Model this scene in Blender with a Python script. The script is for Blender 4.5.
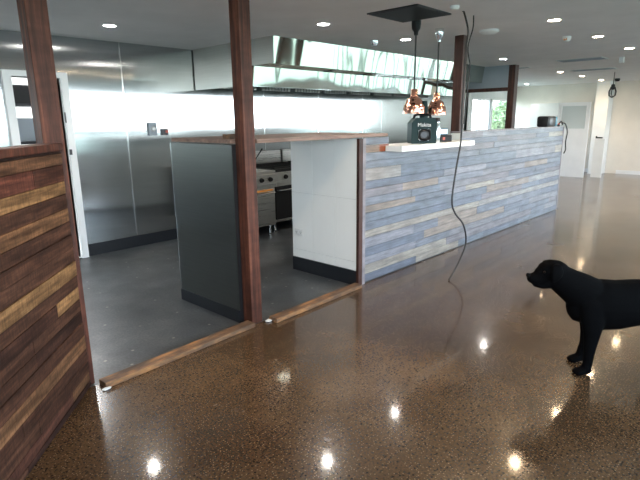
import bpy, bmesh, math, random
from mathutils import Vector, Matrix
random.seed(7)
SC = bpy.context.scene
COL = SC.collection
for o in list(bpy.data.objects): bpy.data.objects.remove(o)
PI = math.pi

# ------------------------------------------------------------------ camera
F_PX, PITCH, ROLL, YAW, CZ = 505.3, 0.23363, -0.011774, 0.752314, 1.55
cd = bpy.data.cameras.new('camera'); cam = bpy.data.objects.new('camera', cd); COL.objects.link(cam)
cd.sensor_fit = 'HORIZONTAL'; cd.sensor_width = 36.0; cd.lens = 36.0 * F_PX / 640.0; cd.clip_start = 0.05; cd.clip_end = 300
Fv = Vector((math.cos(YAW)*math.cos(PITCH), math.sin(YAW)*math.cos(PITCH), -math.sin(PITCH)))
R0 = Fv.cross(Vector((0, 0, 1))).normalized(); U0 = R0.cross(Fv)
Rv = math.cos(ROLL)*R0 + math.sin(ROLL)*U0; Uv = -math.sin(ROLL)*R0 + math.cos(ROLL)*U0
M = Matrix((Rv, Uv, -Fv)).transposed().to_4x4(); M.translation = (0, 0, CZ); cam.matrix_world = M
SC.camera = cam

# ------------------------------------------------------------------ light and exposure
SC.view_settings.view_transform = 'Standard'; SC.view_settings.look = 'None'
SC.view_settings.gamma = 1.0; SC.view_settings.use_curve_mapping = False
SC.view_settings.exposure = 0.5
SKY = 8.6
w = bpy.data.worlds.new('sky'); SC.world = w; w.use_nodes = True
nt = w.node_tree; bg = nt.nodes['Background']
tc = nt.nodes.new('ShaderNodeTexCoord'); sp = nt.nodes.new('ShaderNodeSeparateXYZ'); rp = nt.nodes.new('ShaderNodeValToRGB')
nt.links.new(tc.outputs['Generated'], sp.inputs[0]); nt.links.new(sp.outputs['Z'], rp.inputs[0]); nt.links.new(rp.outputs[0], bg.inputs['Color'])
rp.color_ramp.elements[0].position = 0.0; rp.color_ramp.elements[0].color = (0.90, 0.97, 1.0, 1)
rp.color_ramp.elements[1].position = 0.6; rp.color_ramp.elements[1].color = (0.45, 0.66, 1.0, 1)
bg.inputs['Strength'].default_value = SKY
w.cycles.sampling_method = 'MANUAL'; w.cycles.sample_map_resolution = 256

H = 2.46          # ceiling height
YF = 2.9          # front line of the kitchen
YW = -2.2         # window wall behind the camera
XR = 19.5

def portal(name, loc, rot, sx, sy):
    l = bpy.data.lights.new(name, 'AREA'); l.shape = 'RECTANGLE'; l.size = sx; l.size_y = sy; l.cycles.is_portal = True
    o = bpy.data.objects.new(name, l); COL.objects.link(o); o.location = loc; o.rotation_euler = rot
portal('window_daylight', (8.3, YW-0.10, 1.55), (PI/2, 0, 0), 22.2, 1.6)
portal('window_daylight', (XR+0.10, -0.6, 1.55), (PI/2, 0, PI/2), 3.0, 1.6)
portal('window_daylight', (-3.2, .2, 1.55), (PI/2, 0, -PI/2), 4.4, 1.6)  # portal of the added left window
portal('window_daylight', (14.55, 6.72, 1.35), (-PI/2, 0, 0), 2.8, 1.5)

# ------------------------------------------------------------------ materials
MATS = {}
def mat(name, col=(.5, .5, .5), rough=.5, metal=0, spec=.5, coat=0, coat_rough=.05, ior=1.5):
    m = bpy.data.materials.new(name); m.use_nodes = True; b = m.node_tree.nodes['Principled BSDF']
    b.inputs['Base Color'].default_value = (*col, 1); b.inputs['Roughness'].default_value = rough
    b.inputs['Metallic'].default_value = metal; b.inputs['Specular IOR Level'].default_value = spec
    b.inputs['Coat Weight'].default_value = coat; b.inputs['Coat Roughness'].default_value = coat_rough; b.inputs['IOR'].default_value = ior
    MATS[name] = m
    return m
def N(m, t, **kw):
    n = m.node_tree.nodes.new(t)
    for k, v in kw.items(): setattr(n, k, v)
    return n
def L(m, a, b): m.node_tree.links.new(a, b)
def P(m): return m.node_tree.nodes['Principled BSDF']
def coords(m, scale=(1, 1, 1)):
    t = N(m, 'ShaderNodeTexCoord'); mp = N(m, 'ShaderNodeMapping'); mp.inputs['Scale'].default_value = scale
    L(m, t.outputs['Object'], mp.inputs['Vector']); return mp.outputs[0]
def noise(m, scale, detail=4, rough=.55, stretch=(1, 1, 1)):
    n = N(m, 'ShaderNodeTexNoise'); n.inputs['Scale'].default_value = scale; n.inputs['Detail'].default_value = detail
    n.inputs['Roughness'].default_value = rough; L(m, coords(m, stretch), n.inputs['Vector']); return n.outputs['Fac']
def ramp(m, fac, stops):
    r = N(m, 'ShaderNodeValToRGB'); e = r.color_ramp.elements
    while len(e) < len(stops): e.new(.5)
    for x, (p, c) in zip(e, stops): x.position = p; x.color = (*c, 1)
    L(m, fac, r.inputs[0]); return r.outputs[0]
def mix(m, fac, a, b, mode='MIX'):
    n = N(m, 'ShaderNodeMix', data_type='RGBA', blend_type=mode)
    for s, v in ((n.inputs['Factor'], fac), (n.inputs[6], a), (n.inputs[7], b)):
        if hasattr(v, 'default_value') and not isinstance(v, (int, float)): L(m, v, s)
        elif isinstance(v, (int, float)): s.default_value = v
        else: s.default_value = (*v, 1)
    return n.outputs[2]
def bump(m, h, strength=.2, dist=.01):
    b = N(m, 'ShaderNodeBump'); b.inputs['Strength'].default_value = strength; b.inputs['Distance'].default_value = dist
    L(m, h, b.inputs['Height']); L(m, b.outputs[0], P(m).inputs['Normal'])
    return b
def rough_ramp(m, fac, lo, hi):
    r = N(m, 'ShaderNodeMapRange'); r.inputs['To Min'].default_value = lo; r.inputs['To Max'].default_value = hi
    L(m, fac, r.inputs[0]); L(m, r.outputs[0], P(m).inputs['Roughness'])

# polished concrete
m = mat('polished_concrete', (.1, .07, .05), .1, spec=.32, coat=.5, coat_rough=.075)
big = ramp(m, noise(m, .9, 5, .6), [(.3, (.042, .022, .010)), (.5, (.078, .045, .022)), (.7, (.140, .086, .045))])
fine = ramp(m, noise(m, 90, 3, .6), [(.35, (.60, .57, .55)), (.5, (1, 1, 1)), (.68, (1.35, 1.32, 1.28))])
c1 = mix(m, 1.0, big, fine, 'MULTIPLY')
v = N(m, 'ShaderNodeTexVoronoi', voronoi_dimensions='2D'); v.inputs['Scale'].default_value = 48; L(m, coords(m), v.inputs['Vector'])
dark = ramp(m, v.outputs['Distance'], [(.16, (1, 1, 1)), (.30, (0, 0, 0))])
sel = ramp(m, v.outputs['Color'], [(.60, (0, 0, 0)), (.64, (1, 1, 1))])
c2 = mix(m, mix(m, 1.0, dark, sel, 'MULTIPLY'), c1, (.012, .009, .007))
v2 = N(m, 'ShaderNodeTexVoronoi', voronoi_dimensions='2D'); v2.inputs['Scale'].default_value = 75; L(m, coords(m, (1.1, .9, 1)), v2.inputs['Vector'])
d2 = ramp(m, v2.outputs['Distance'], [(.12, (1, 1, 1)), (.25, (0, 0, 0))]); s2 = ramp(m, v2.outputs['Color'], [(.66, (0, 0, 0)), (.7, (1, 1, 1))])
c3 = mix(m, mix(m, 1.0, d2, s2, 'MULTIPLY'), c2, (.22, .15, .09))
L(m, c3, P(m).inputs['Base Color']); rough_ramp(m, noise(m, 2.2, 5, .6), .18, .32)
bump(m, noise(m, 3.0, 2), .04, .01)
# kitchen vinyl floor
m = mat('slate_vinyl', (.05, .06, .07), .35, spec=.5)
c = ramp(m, noise(m, 2.2, 6, .65), [(.3, (.034, .038, .044)), (.5, (.056, .062, .068)), (.62, (.080, .086, .09)), (.75, (.13, .135, .14))])
f = ramp(m, noise(m, 60, 3), [(.4, (.8, .8, .8)), (.62, (1.25, 1.25, 1.25))])
c = mix(m, 1.0, c, f, 'MULTIPLY')
v = N(m, 'ShaderNodeTexVoronoi', voronoi_dimensions='2D'); v.inputs['Scale'].default_value = 5; L(m, coords(m), v.inputs['Vector'])
d = ramp(m, v.outputs['Distance'], [(.03, (1, 1, 1)), (.07, (0, 0, 0))]); s = ramp(m, v.outputs['Color'], [(.66, (0, 0, 0)), (.70, (1, 1, 1))])
L(m, mix(m, mix(m, 1.0, d, s, 'MULTIPLY'), c, (.24, .23, .21)), P(m).inputs['Base Color'])
rough_ramp(m, noise(m, 3, 5), .28, .5); bump(m, noise(m, 200, 2), .06, .002)
# paints
def paint(name, c, r=.7, n=.04):
    m = mat(name, c, r); a = tuple(x*(1-n) for x in c); b = tuple(min(1, x*(1+n)) for x in c)
    L(m, ramp(m, noise(m, 3, 4), [(.3, a), (.7, b)]), P(m).inputs['Base Color']); return m
paint('ceiling_paint', (.74, .72, .72), .8)
paint('plaster_grey', (.60, .63, .62)); paint('plaster_warm', (.73, .68, .61)); paint('white_paint', (.78, .79, .80), .45)
paint('soffit_grey', (.30, .34, .38)); paint('dark_frame', (.03, .032, .035), .4); paint('cream_board', (.80, .80, .78), .5)
paint('white_laminate', (.82, .82, .80), .3); paint('black_rubber', (.010, .012, .016), .35)
mat('black_plastic', (.008, .008, .009), .45, spec=.25); mat('teal_plastic', (.002, .020, .022), .45, spec=.25); mat('white_plastic', (.75, .76, .76), .35)
mat('cord_black', (.012, .011, .012), .5); mat('chrome', (.75, .77, .78), .15, 1); mat('dark_metal', (.06, .06, .065), .35, .8)
mat('cast_iron', (.02, .02, .02), .6, .4); mat('blue_plastic', (.10, .35, .50), .4); mat('red_plastic', (.5, .08, .05), .4)
mat('orange_sticker', (.75, .30, .06), .5); mat('logo_white', (.8, .82, .82), .5); mat('debris', (.6, .56, .5), .8)
mat('grass', (.27, .28, .17), .9); mat('bark', (.09, .06, .04), .9); mat('paving', (.42, .42, .40), .9)
m = mat('leaf', (.10, .16, .03), .6)
L(m, ramp(m, noise(m, 5, 3), [(.3, (.12, .20, .06)), (.7, (.35, .42, .20))]), P(m).inputs['Base Color'])
# glass
def glass(name, tint=(1, 1, 1), refl=.08):
    m = bpy.data.materials.new(name); m.use_nodes = True; n = m.node_tree.nodes; n.clear(); MATS[name] = m
    o = n.new('ShaderNodeOutputMaterial'); t = n.new('ShaderNodeBsdfTransparent'); g = n.new('ShaderNodeBsdfGlossy'); x = n.new('ShaderNodeMixShader')
    t.inputs[0].default_value = (*tint, 1); g.inputs['Roughness'].default_value = .02
    lw = n.new('ShaderNodeLayerWeight'); lw.inputs[0].default_value = .5; pw = n.new('ShaderNodeMath'); pw.operation = 'POWER'; pw.inputs[1].default_value = 5
    ma = n.new('ShaderNodeMath'); ma.operation = 'MULTIPLY_ADD'; ma.inputs[1].default_value = .9; ma.inputs[2].default_value = .06
    L(m, lw.outputs['Facing'], pw.inputs[0]); L(m, pw.outputs[0], ma.inputs[0]); L(m, ma.outputs[0], x.inputs[0]); L(m, t.outputs[0], x.inputs[1]); L(m, g.outputs[0], x.inputs[2]); L(m, x.outputs[0], o.inputs[0]); return m
glass('window_glass', (.96, .99, .98)); 
m = mat('frosted_glass', (.55, .60, .60), .12, spec=.6)
# steel, brushed along a world axis
def steel(name, col, rough, aniso, tangent, wave=.0, wscale=(1, 1, 1), vary=.05):
    m = mat(name, col, rough, 1); b = P(m)
    b.inputs['Anisotropic'].default_value = aniso
    cx = N(m, 'ShaderNodeCombineXYZ')
    for i, k in enumerate(tangent): cx.inputs[i].default_value = k
    L(m, cx.outputs[0], b.inputs['Tangent'])
    st = tuple(2 if abs(t) > .5 else 90 for t in tangent)
    r = N(m, 'ShaderNodeMapRange'); r.inputs['To Min'].default_value = rough*(1-vary*2); r.inputs['To Max'].default_value = rough*(1+vary*2)
    L(m, noise(m, 1, 3, .5, st), r.inputs[0]); L(m, r.outputs[0], b.inputs['Roughness'])
    L(m, ramp(m, noise(m, 1, 3, .5, st), [(.3, tuple(x*(1-vary) for x in col)), (.7, tuple(x*(1+vary) for x in col))]), b.inputs['Base Color'])
    if wave: bump(m, noise(m, 1.0, 1, .4, wscale), 1.0, wave)
    return m
steel('steel_wall', (.47, .49, .50), .145, 1.0, (1, 0, 0), .005, (1.3, 1.0, .6))
steel('steel_side', (.17, .175, .165), .36, .5, (0, 1, 0))
steel('steel_hood', (.56, .57, .50), .06, .3, (0, 0, 1), .06, (1.5, .2, .4), .02)
steel('steel_hood_side', (.60, .60, .56), .35, .5, (0, 1, 0))
steel('steel_appliance', (.55, .53, .50), .28, .4, (1, 0, 0))
# copper
m = mat('copper', (.88, .46, .34), .12, 1); bump(m, noise(m, 34, 1), .6, .01)
# timber
def timber(name, a, b, c, rough=.5, stretch=(1.2, 30, 30), tint=False, spec=.4, coat=0, coatr=.2, saw=False):
    m = mat(name, b, rough, spec=spec, coat=coat, coat_rough=coatr)
    g = noise(m, 1.0, 6, .65, stretch)
    col = ramp(m, g, [(.3, a), (.5, b), (.7, c)])
    if tint:
        at = N(m, 'ShaderNodeAttribute'); at.attribute_name = 'tint'
        col = mix(m, 1.0, at.outputs['Color'], col, 'MULTIPLY')
    blot = ramp(m, noise(m, 5, 4, .6, (.8, 2, 2)), [(.32, (.72, .70, .70)), (.68, (1.25, 1.25, 1.25))])
    col = mix(m, 1.0, col, blot, 'MULTIPLY')
    if saw:
        s = noise(m, 1.0, 2, .5, (85, 3, 14))
        col = mix(m, 1.0, col, ramp(m, s, [(.35, (.72, .72, .72)), (.6, (1.12, 1.12, 1.12))]), 'MULTIPLY')
    L(m, col, P(m).inputs['Base Color']); bump(m, g, .35, .004); return m
timber('red_post', (.022, .009, .006), (.070, .024, .015), (.15, .052, .030), .5, (30, 30, 1.6), spec=.25)
timber('dark_post', (.022, .010, .008), (.05, .018, .012), (.085, .032, .022), .5, (28, 28, 1.4))
timber('brown_planks', (.30, .27, .26), (.80, .80, .80), (1.75, 1.72, 1.65), .6, (3.0, 24, 34), True, .2, saw=True)
timber('grey_planks', (.44, .44, .47), (.74, .74, .745), (1.06, 1.04, 1.01), .42, (3.5, 34, 60), True, .55, coat=.15, coatr=.3)
timber('shelf_wood', (.10, .06, .045), (.22, .15, .12), (.30, .20, .16), .5, (1.5, 30, 30), spec=.3)
timber('batten_wood', (.045, .034, .028), (.14, .080, .045), (.36, .17, .06), .6, (5, 22, 22))
timber('grey_trim', (.16, .14, .15), (.24, .22, .24), (.34, .31, .32), .45, (28, 28, 1.5), coat=.3)
# tiles
m = mat('wall_tiles', (.8, .8, .78), .16, spec=.5)
L(m, ramp(m, noise(m, 2, 3), [(.3, (.83, .84, .83)), (.7, (.87, .88, .87))]), P(m).inputs['Base Color'])
mat('tile_grout', (.45, .45, .44), .8)
# lamps
def emis(name, col, s):
    m = mat(name, col, .5); b = P(m); b.inputs['Emission Color'].default_value = (*col, 1); b.inputs['Emission Strength'].default_value = s
emis('lamp_warm', (1, .74, .46), 130); emis('lamp_cool', (1, .95, .88), 130); emis('screen_glow', (.55, .75, .9), .8)
# dog coat
m = mat('black_fur', (.0014, .0014, .0016), .8, spec=.04)
bump(m, noise(m, 1, 3, .6, (60, 60, 160)), .35, .004)
mat('dog_nose_black', (.002, .002, .002), .65, spec=.08); mat('dog_eye_brown', (.008, .004, .002), .5, spec=.1); mat('claw', (.02, .018, .016), .4)
G = MATS

# ------------------------------------------------------------------ helpers
def bm_new(): return bmesh.new()
def box(bm, x0, x1, y0, y1, z0, z1, bev=0, mx=None):
    r = bmesh.ops.create_cube(bm, size=1.0); vs = r['verts']
    for v in vs: v.co = Vector(((x0+x1)/2+v.co.x*(x1-x0), (y0+y1)/2+v.co.y*(y1-y0), (z0+z1)/2+v.co.z*(z1-z0)))
    if bev > 0:
        es = {e for v in vs for e in v.link_edges}
        rr = bmesh.ops.bevel(bm, geom=list(es), offset=bev, segments=2, affect='EDGES', profile=.5)
        vs = list({v for f in rr['faces'] for v in f.verts} | {v for v in vs if v.is_valid})
    if mx is not None: bmesh.ops.transform(bm, matrix=mx, verts=vs)
    return vs
def ring_surface(bm, rings, cap=True, closed=False):
    R = [[bm.verts.new(p) for p in r] for r in rings]; n = len(R[0])
    for i in range(len(R)-1 + (1 if closed else 0)):
        a, b = R[i], R[(i+1) % len(R)]
        for k in range(n):
            bm.faces.new((a[k], a[(k+1) % n], b[(k+1) % n], b[k]))
    if cap and not closed:
        bm.faces.new(list(reversed(R[0]))); bm.faces.new(R[-1])
def lathe(bm, prof, c=(0, 0, 0), n=28, cap=True, axis='z'):
    rings = []
    for r, z in prof:
        ring = []
        for k in range(n):
            a = 2*PI*k/n; p = Vector((r*math.cos(a), r*math.sin(a), z))
            if axis == 'y': p = Vector((p.x, p.z, p.y))
            if axis == 'x': p = Vector((p.z, p.x, p.y))
            ring.append(Vector(c)+p)
        rings.append(ring)
    ring_surface(bm, rings, cap)
def tube(bm, pts, r, n=10, cap=True):
    pts = [Vector(p) for p in pts]; rings = []; up = Vector((0, 0, 1)); prev = None
    for i, p in enumerate(pts):
        t = (pts[min(i+1, len(pts)-1)] - pts[max(i-1, 0)]).normalized()
        if prev is None:
            a = Vector((1, 0, 0)) if abs(t.z) > .9 else up
            u = t.cross(a).normalized()
        else: u = (prev - t*prev.dot(t)).normalized()
        prev = u; v = t.cross(u); rr = r[i] if isinstance(r, (list, tuple)) else r
        rings.append([p + rr*(math.cos(2*PI*k/n)*u + math.sin(2*PI*k/n)*v) for k in range(n)])
    ring_surface(bm, rings, cap)
def spline(pts, n=10):
    pts = [Vector(p) for p in pts]; out = []
    q = [2*pts[0]-pts[1]] + pts + [2*pts[-1]-pts[-2]]
    for i in range(1, len(q)-2):
        for k in range(n):
            t = k/n; a, b, c, d = q[i-1:i+3]
            out.append(.5*((2*b) + (c-a)*t + (2*a-5*b+4*c-d)*t*t + (3*b-a-3*c+d)*t**3))
    out.append(pts[-1]); return out
def obj(name, bm, m, parent=None, loc=None, smooth=False, angle=None):
    bmesh.ops.recalc_face_normals(bm, faces=bm.faces)
    me = bpy.data.meshes.new(name); bm.to_mesh(me); bm.free()
    ms = m if isinstance(m, (list, tuple)) else [m]
    for x in ms: me.materials.append(G[x] if isinstance(x, str) else x)
    o = bpy.data.objects.new(name, me); COL.objects.link(o)
    if smooth:
        for p in me.polygons: p.use_smooth = True
        try: me.set_sharp_from_angle(angle=angle or math.radians(40))
        except Exception: pass
    if parent: o.parent = parent
    if loc is not None:
        o.location = loc
    return o
def setorigin(o, loc):
    loc = Vector(loc); o.data.transform(Matrix.Translation(-loc)); o.location = loc; return o
def thing(name, label, cat, loc=(0, 0, 0), rz=0, group=None):
    o = bpy.data.objects.new(name, None); COL.objects.link(o); o.empty_display_size = .1
    o.location = loc; o.rotation_euler = (0, 0, rz); o['label'] = label; o['category'] = cat
    if group: o['group'] = group
    return o
def tag(o, label, cat, group=None, kind=None):
    o['label'] = label; o['category'] = cat
    if group: o['group'] = group
    if kind: o['kind'] = kind
    return o
def struct(name, bm, m, parent=None, **k):
    o = obj(name, bm, m, parent, **k)
    if not parent: o['kind'] = 'structure'
    return o
def slab(name, x0, x1, y0, y1, z0, z1, m, parent=None, bev=0):
    bm = bm_new(); box(bm, x0, x1, y0, y1, z0, z1, bev); return obj(name, bm, m, parent)
def sslab(*a, **k):
    o = slab(*a, **k); o['kind'] = 'structure'; return o
def lab(o, label, cat='wall'): o['label'] = label; o['category'] = cat; return o

# ------------------------------------------------------------------ the setting
lab(sslab('floor', -3, 20, -2.2, YF, -.12, 0, 'polished_concrete'), 'polished brown concrete floor of the dining room', 'floor')
lab(sslab('floor', 9.25, 20, YF, 6.6, -.12, 0, 'polished_concrete'), 'polished concrete floor continuing past the end of the counter', 'floor')
lab(sslab('floor', -3, 9.25, YF, 6.0, -.12, 0, 'slate_vinyl'), 'dark slate vinyl floor of the kitchen', 'floor')
lab(sslab('ceiling', -3.2, 20, -2.4, 7.0, H, H+.15, 'ceiling_paint'), 'flat grey ceiling with downlights', 'ceiling')
# kitchen back wall: steel sheets with a doorway at the left
DX0, DX1, DZ = 1.80, 2.28, 2.02
bm = bm_new(); box(bm, -3, DX0, 6.0, 6.12, 0, H); box(bm, DX1, 9.25, 6.0, 6.12, 0, H); box(bm, DX0, DX1, 6.0, 6.12, DZ, H)
o = struct('wall_back', bm, 'steel_wall'); lab(o, 'stainless steel clad back wall of the kitchen')
for x in (3.0, 5.2, 6.4, 7.6, 8.2):
    bm = bm_new(); box(bm, x-.006, x+.006, 5.996, 6.0, .15, H)
    obj('sheet_joint', bm, 'chrome', o)
bm = bm_new(); box(bm, DX1+.1, 9.25, 5.985, 5.999, .0, .145); box(bm, -3, DX0-.08, 5.985, 5.999, .0, .145); o = struct('baseboard_back', bm, 'black_rubber'); lab(o, 'black coved skirting along the steel wall', 'skirting')
# doorway frame in the steel wall
bm = bm_new(); box(bm, DX0-.08, DX0, 5.95, 6.12, 0, DZ+.06); box(bm, DX1, DX1+.075, 5.95, 6.12, 0, DZ+.06); box(bm, DX0, DX1, 5.95, 6.12, DZ, DZ+.06)
dr = struct('door_1', bm, 'white_paint'); lab(dr, 'white framed doorway in the steel kitchen wall', 'doorway')
bm = bm_new(); box(bm, DX1-.004, DX1+.0, 5.93, 5.96, 1.55, 1.66); box(bm, DX1-.004, DX1+.02, 5.93, 5.95, 1.2, 1.26); obj('door_latch', bm, 'dark_metal', dr)
bm = bm_new(); box(bm, .9, 1.0, 6.12, 8.2, 0, H); box(bm, 3.4, 3.5, 6.12, 8.2, 0, H); box(bm, .9, 3.5, 8.2, 8.3, 0, H); box(bm, .9, 3.5, 6.12, 8.3, H, H+.1); box(bm, .9, 3.5, 6.12, 8.3, -.1, 0)
lab(struct('wall_storeroom', bm, 'plaster_grey'), 'grey storeroom walls seen through the doorway')
# kitchen right steel wall + soffit over the opening
o = sslab('wall_kitchen_end', 9.25, 9.37, 4.80, 6.6, 0, H, 'steel_hood_side'); lab(o, 'steel clad end wall of the kitchen')
o = sslab('wall_soffit', 9.25, 9.37, 3.98, 4.80, 2.08, H, 'soffit_grey'); lab(o, 'grey bulkhead panel over the opening')
o = sslab('trim_1', 9.235, 9.385, 3.98, 4.80, 2.02, 2.08, 'dark_post'); lab(o, 'dark timber beam under the grey bulkhead', 'beam')
# far back wall with windows
def window(n, name_label, axis, a0, a1, z0, z1, at, thick=.08, fm='dark_frame', mull=(), pane='window_glass', fw=.05):
    bm = bm_new()
    def b(u0, u1, c0, c1, q0=-thick/2, q1=thick/2):
        if axis == 'x': box(bm, u0, u1, at+q0, at+q1, c0, c1)
        else: box(bm, at+q0, at+q1, u0, u1, c0, c1)
    b(a0, a1, z0, z0+fw); b(a0, a1, z1-fw, z1); b(a0, a0+fw, z0+fw, z1-fw); b(a1-fw, a1, z0+fw, z1-fw)
    for k in mull: b(k-fw/2, k+fw/2, z0+fw, z1-fw)
    w_ = struct('window_%d' % n, bm, fm); lab(w_, name_label, 'window')
    bm = bm_new()
    def g(u0, u1, c0, c1):
        if axis == 'x': vs = [bm.verts.new(p) for p in ((u0, at, c0), (u1, at, c0), (u1, at, c1), (u0, at, c1))]
        else: vs = [bm.verts.new(p) for p in ((at, u0, c0), (at, u1, c0), (at, u1, c1), (at, u0, c1))]
        bm.faces.new(vs)
    g(a0+fw, a1-fw, z0+fw, z1-fw); obj('pane', bm, pane, w_)
    return w_
def wall_with_holes(name, label, axis, a0, a1, q0, q1, holes, m):
    bm = bm_new(); cur = a0
    def b(u0, u1, z0, z1):
        if u1-u0 < 1e-4 or z1-z0 < 1e-4: return
        if axis == 'x': box(bm, u0, u1, q0, q1, z0, z1)
        else: box(bm, q0, q1, u0, u1, z0, z1)
    for h0, h1, z0, z1 in holes:
        b(cur, h0, 0, H); b(h0, h1, 0, z0); b(h0, h1, z1, H); cur = h1
    b(cur, a1, 0, H); return lab(struct(name, bm, m), label)
wall_with_holes('wall_rear', 'pale plaster wall with windows past the kitchen opening', 'x', 9.37, 16.0, 6.6, 6.75, [(13.15, 14.3, .6, 2.08), (14.4, 15.9, .6, 2.08)], 'plaster_grey')
window(1, 'white framed window seen through the kitchen opening, nearer the dark post', 'x', 13.15, 14.3, .6, 2.08, 6.68, fm='white_paint', mull=(13.7,))
window(2, 'white framed window seen through the kitchen opening, with trees outside', 'x', 14.4, 15.9, .6, 2.08, 6.68, fm='white_paint')
# window wall behind the camera
edges = [-2.85, 1.7, 5.9, 9.9, 13.8, 15.33, 16.9, 18.4, 19.4]
wall_with_holes('wall_front', 'wall of wide windows behind the camera', 'x', -3, XR, YW-.15, YW, [(a, b, .75, 2.36) for a, b in zip([edges[0]], [edges[-1]])], 'white_paint')
for i, (a, b) in enumerate(zip(edges, edges[1:])):
    window(3+i, 'wide fixed window in the front wall', 'x', a, b, .75, 2.36, YW-.07)
wall_with_holes('wall_right', 'glazed end wall of the dining room', 'y', YW, 1.0, XR, XR+.15, [(-2.0, .9, .75, 2.36)], 'white_paint')
window(11, 'window in the right end wall', 'y', -2.0, .9, .75, 2.36, XR+.07)
lab(sslab('wall_return', 15.9, 20, 1.0, 1.12, 0, H, 'plaster_warm'), 'short return wall at the far right')
wall_with_holes('wall_left', 'left end wall', 'y', -2.35, 6.12, -3.12, -3.0, [(-2.0, 2.4, .75, 2.36)], 'plaster_grey')
window(12, 'unseen window added in the left end wall to light the tiles', 'y', -2.0, 2.4, .75, 2.36, -3.05)  # out of view, added to brighten the white tiled partition
lab(sslab('wall_far', 15.9, 16.02, 1.12, 6.6, 0, H, 'plaster_warm'), 'warm beige far wall of the dining room')
bm = bm_new(); box(bm, 15.885, 15.9, 1.12, 3.6, 0, .10); box(bm, 15.885, 15.9, 4.2, 6.6, 0, .10)
lab(struct('baseboard_far', bm, 'white_paint'), 'white skirting under the far wall', 'skirting')
lab(sslab('wall_pier', 15.45, 15.9, 3.88, 4.2, 0, H, 'cream_board', bev=.004), 'white square pier against the far wall')

# ------------------------------------------------------------------ outdoors
bm = bm_new(); box(bm, -60, 90, -80, YW-.16, -.4, -.15); lab(struct('ground_outside', bm, 'grass'), 'grass outside the front windows', 'ground')
bm = bm_new(); box(bm, -60, 90, 6.9, 80, -.4, -.15); box(bm, -60, -3.2, YW-.16, 6.9, -.4, -.15); box(bm, XR+.2, 90, YW-.16, 6.9, -.4, -.15); lab(struct('ground_outside', bm, 'grass'), 'grass beyond the rear windows', 'ground')
def tree(x, y, h, r, label, seed):
    rd = random.Random(seed); t = thing('tree', label, 'tree', (x, y, -.15), 0, None)
    bm = bm_new(); tube(bm, [(0, 0, 0), (.05, .02, h*.3), (.0, .05, h*.7)], [.16, .12, .05], 8); obj('trunk', bm, 'bark', t, smooth=True)
    bm = bm_new()
    for k in range(2600):
        d = Vector((rd.gauss(0, 1), rd.gauss(0, 1), rd.gauss(0, 1))).normalized()*(rd.random()**.35)
        c = Vector((d.x*r, d.y*r, h*.62+d.z*h*.40)); a = Vector((rd.gauss(0, 1), rd.gauss(0, 1), rd.gauss(0, 1))).normalized(); b = a.orthogonal().normalized(); s = .13
        bm.faces.new([bm.verts.new(c+a*s), bm.verts.new(c+b*s*.45), bm.verts.new(c-a*s), bm.verts.new(c-b*s*.45)])
    obj('foliage', bm, 'leaf', t)
tree(27.9, 12.0, 2.7, .85, 'leafy green tree outside the rear window beyond the kitchen', 4)

# ------------------------------------------------------------------ timber posts
def post(x0, x1, y0, y1, z0, z1, m, label):
    bm = bm_new(); box(bm, x0, x1, y0, y1, z0, z1, .004); o = obj('timber_post', bm, m); setorigin(o, ((x0+x1)/2, (y0+y1)/2, z0)); tag(o, label, 'post', 'timber posts of the kitchen front')
post(.992, 1.102, 2.925, 3.035, 0, H, 'red_post', 'reddish timber post at the end of the slanted plank wall')
post(2.322, 2.425, 2.905, 3.01, 0, H, 'red_post', 'reddish timber post standing alone between the two floor battens')
post(5.53, 5.63, 2.93, 3.04, 1.25, H, 'dark_post', 'dark brown timber post on the counter beside the hanging black cord')
post(9.235, 9.385, 3.86, 3.98, 0, H, 'dark_post', 'dark brown timber post beyond the counter, right of the grey bulkhead')

# ------------------------------------------------------------------ plank walls
def lin(c): return tuple(((x/255)/12.92 if x/255 < .04045 else ((x/255+.055)/1.055)**2.4) for x in c)
def planks(name, rows, length, parent, m, colf, thick=.02, y=0, x0=0):
    bm = bm_new(); lay = bm.loops.layers.float_color.new('tint')
    for ri, (z0, z1, pieces) in enumerate(rows):
        for (a, b, c) in pieces:
            before = set(bm.faces); t = thick*random.uniform(.75, 1.0)
            box(bm, x0+a+.001, x0+b-.001, y-t, y+.0, z0+.0015, z1-.0015, .0012)
            for f in set(bm.faces)-before:
                for l in f.loops: l[lay] = (*c, 1)
    return obj(name, bm, m, parent)
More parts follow.
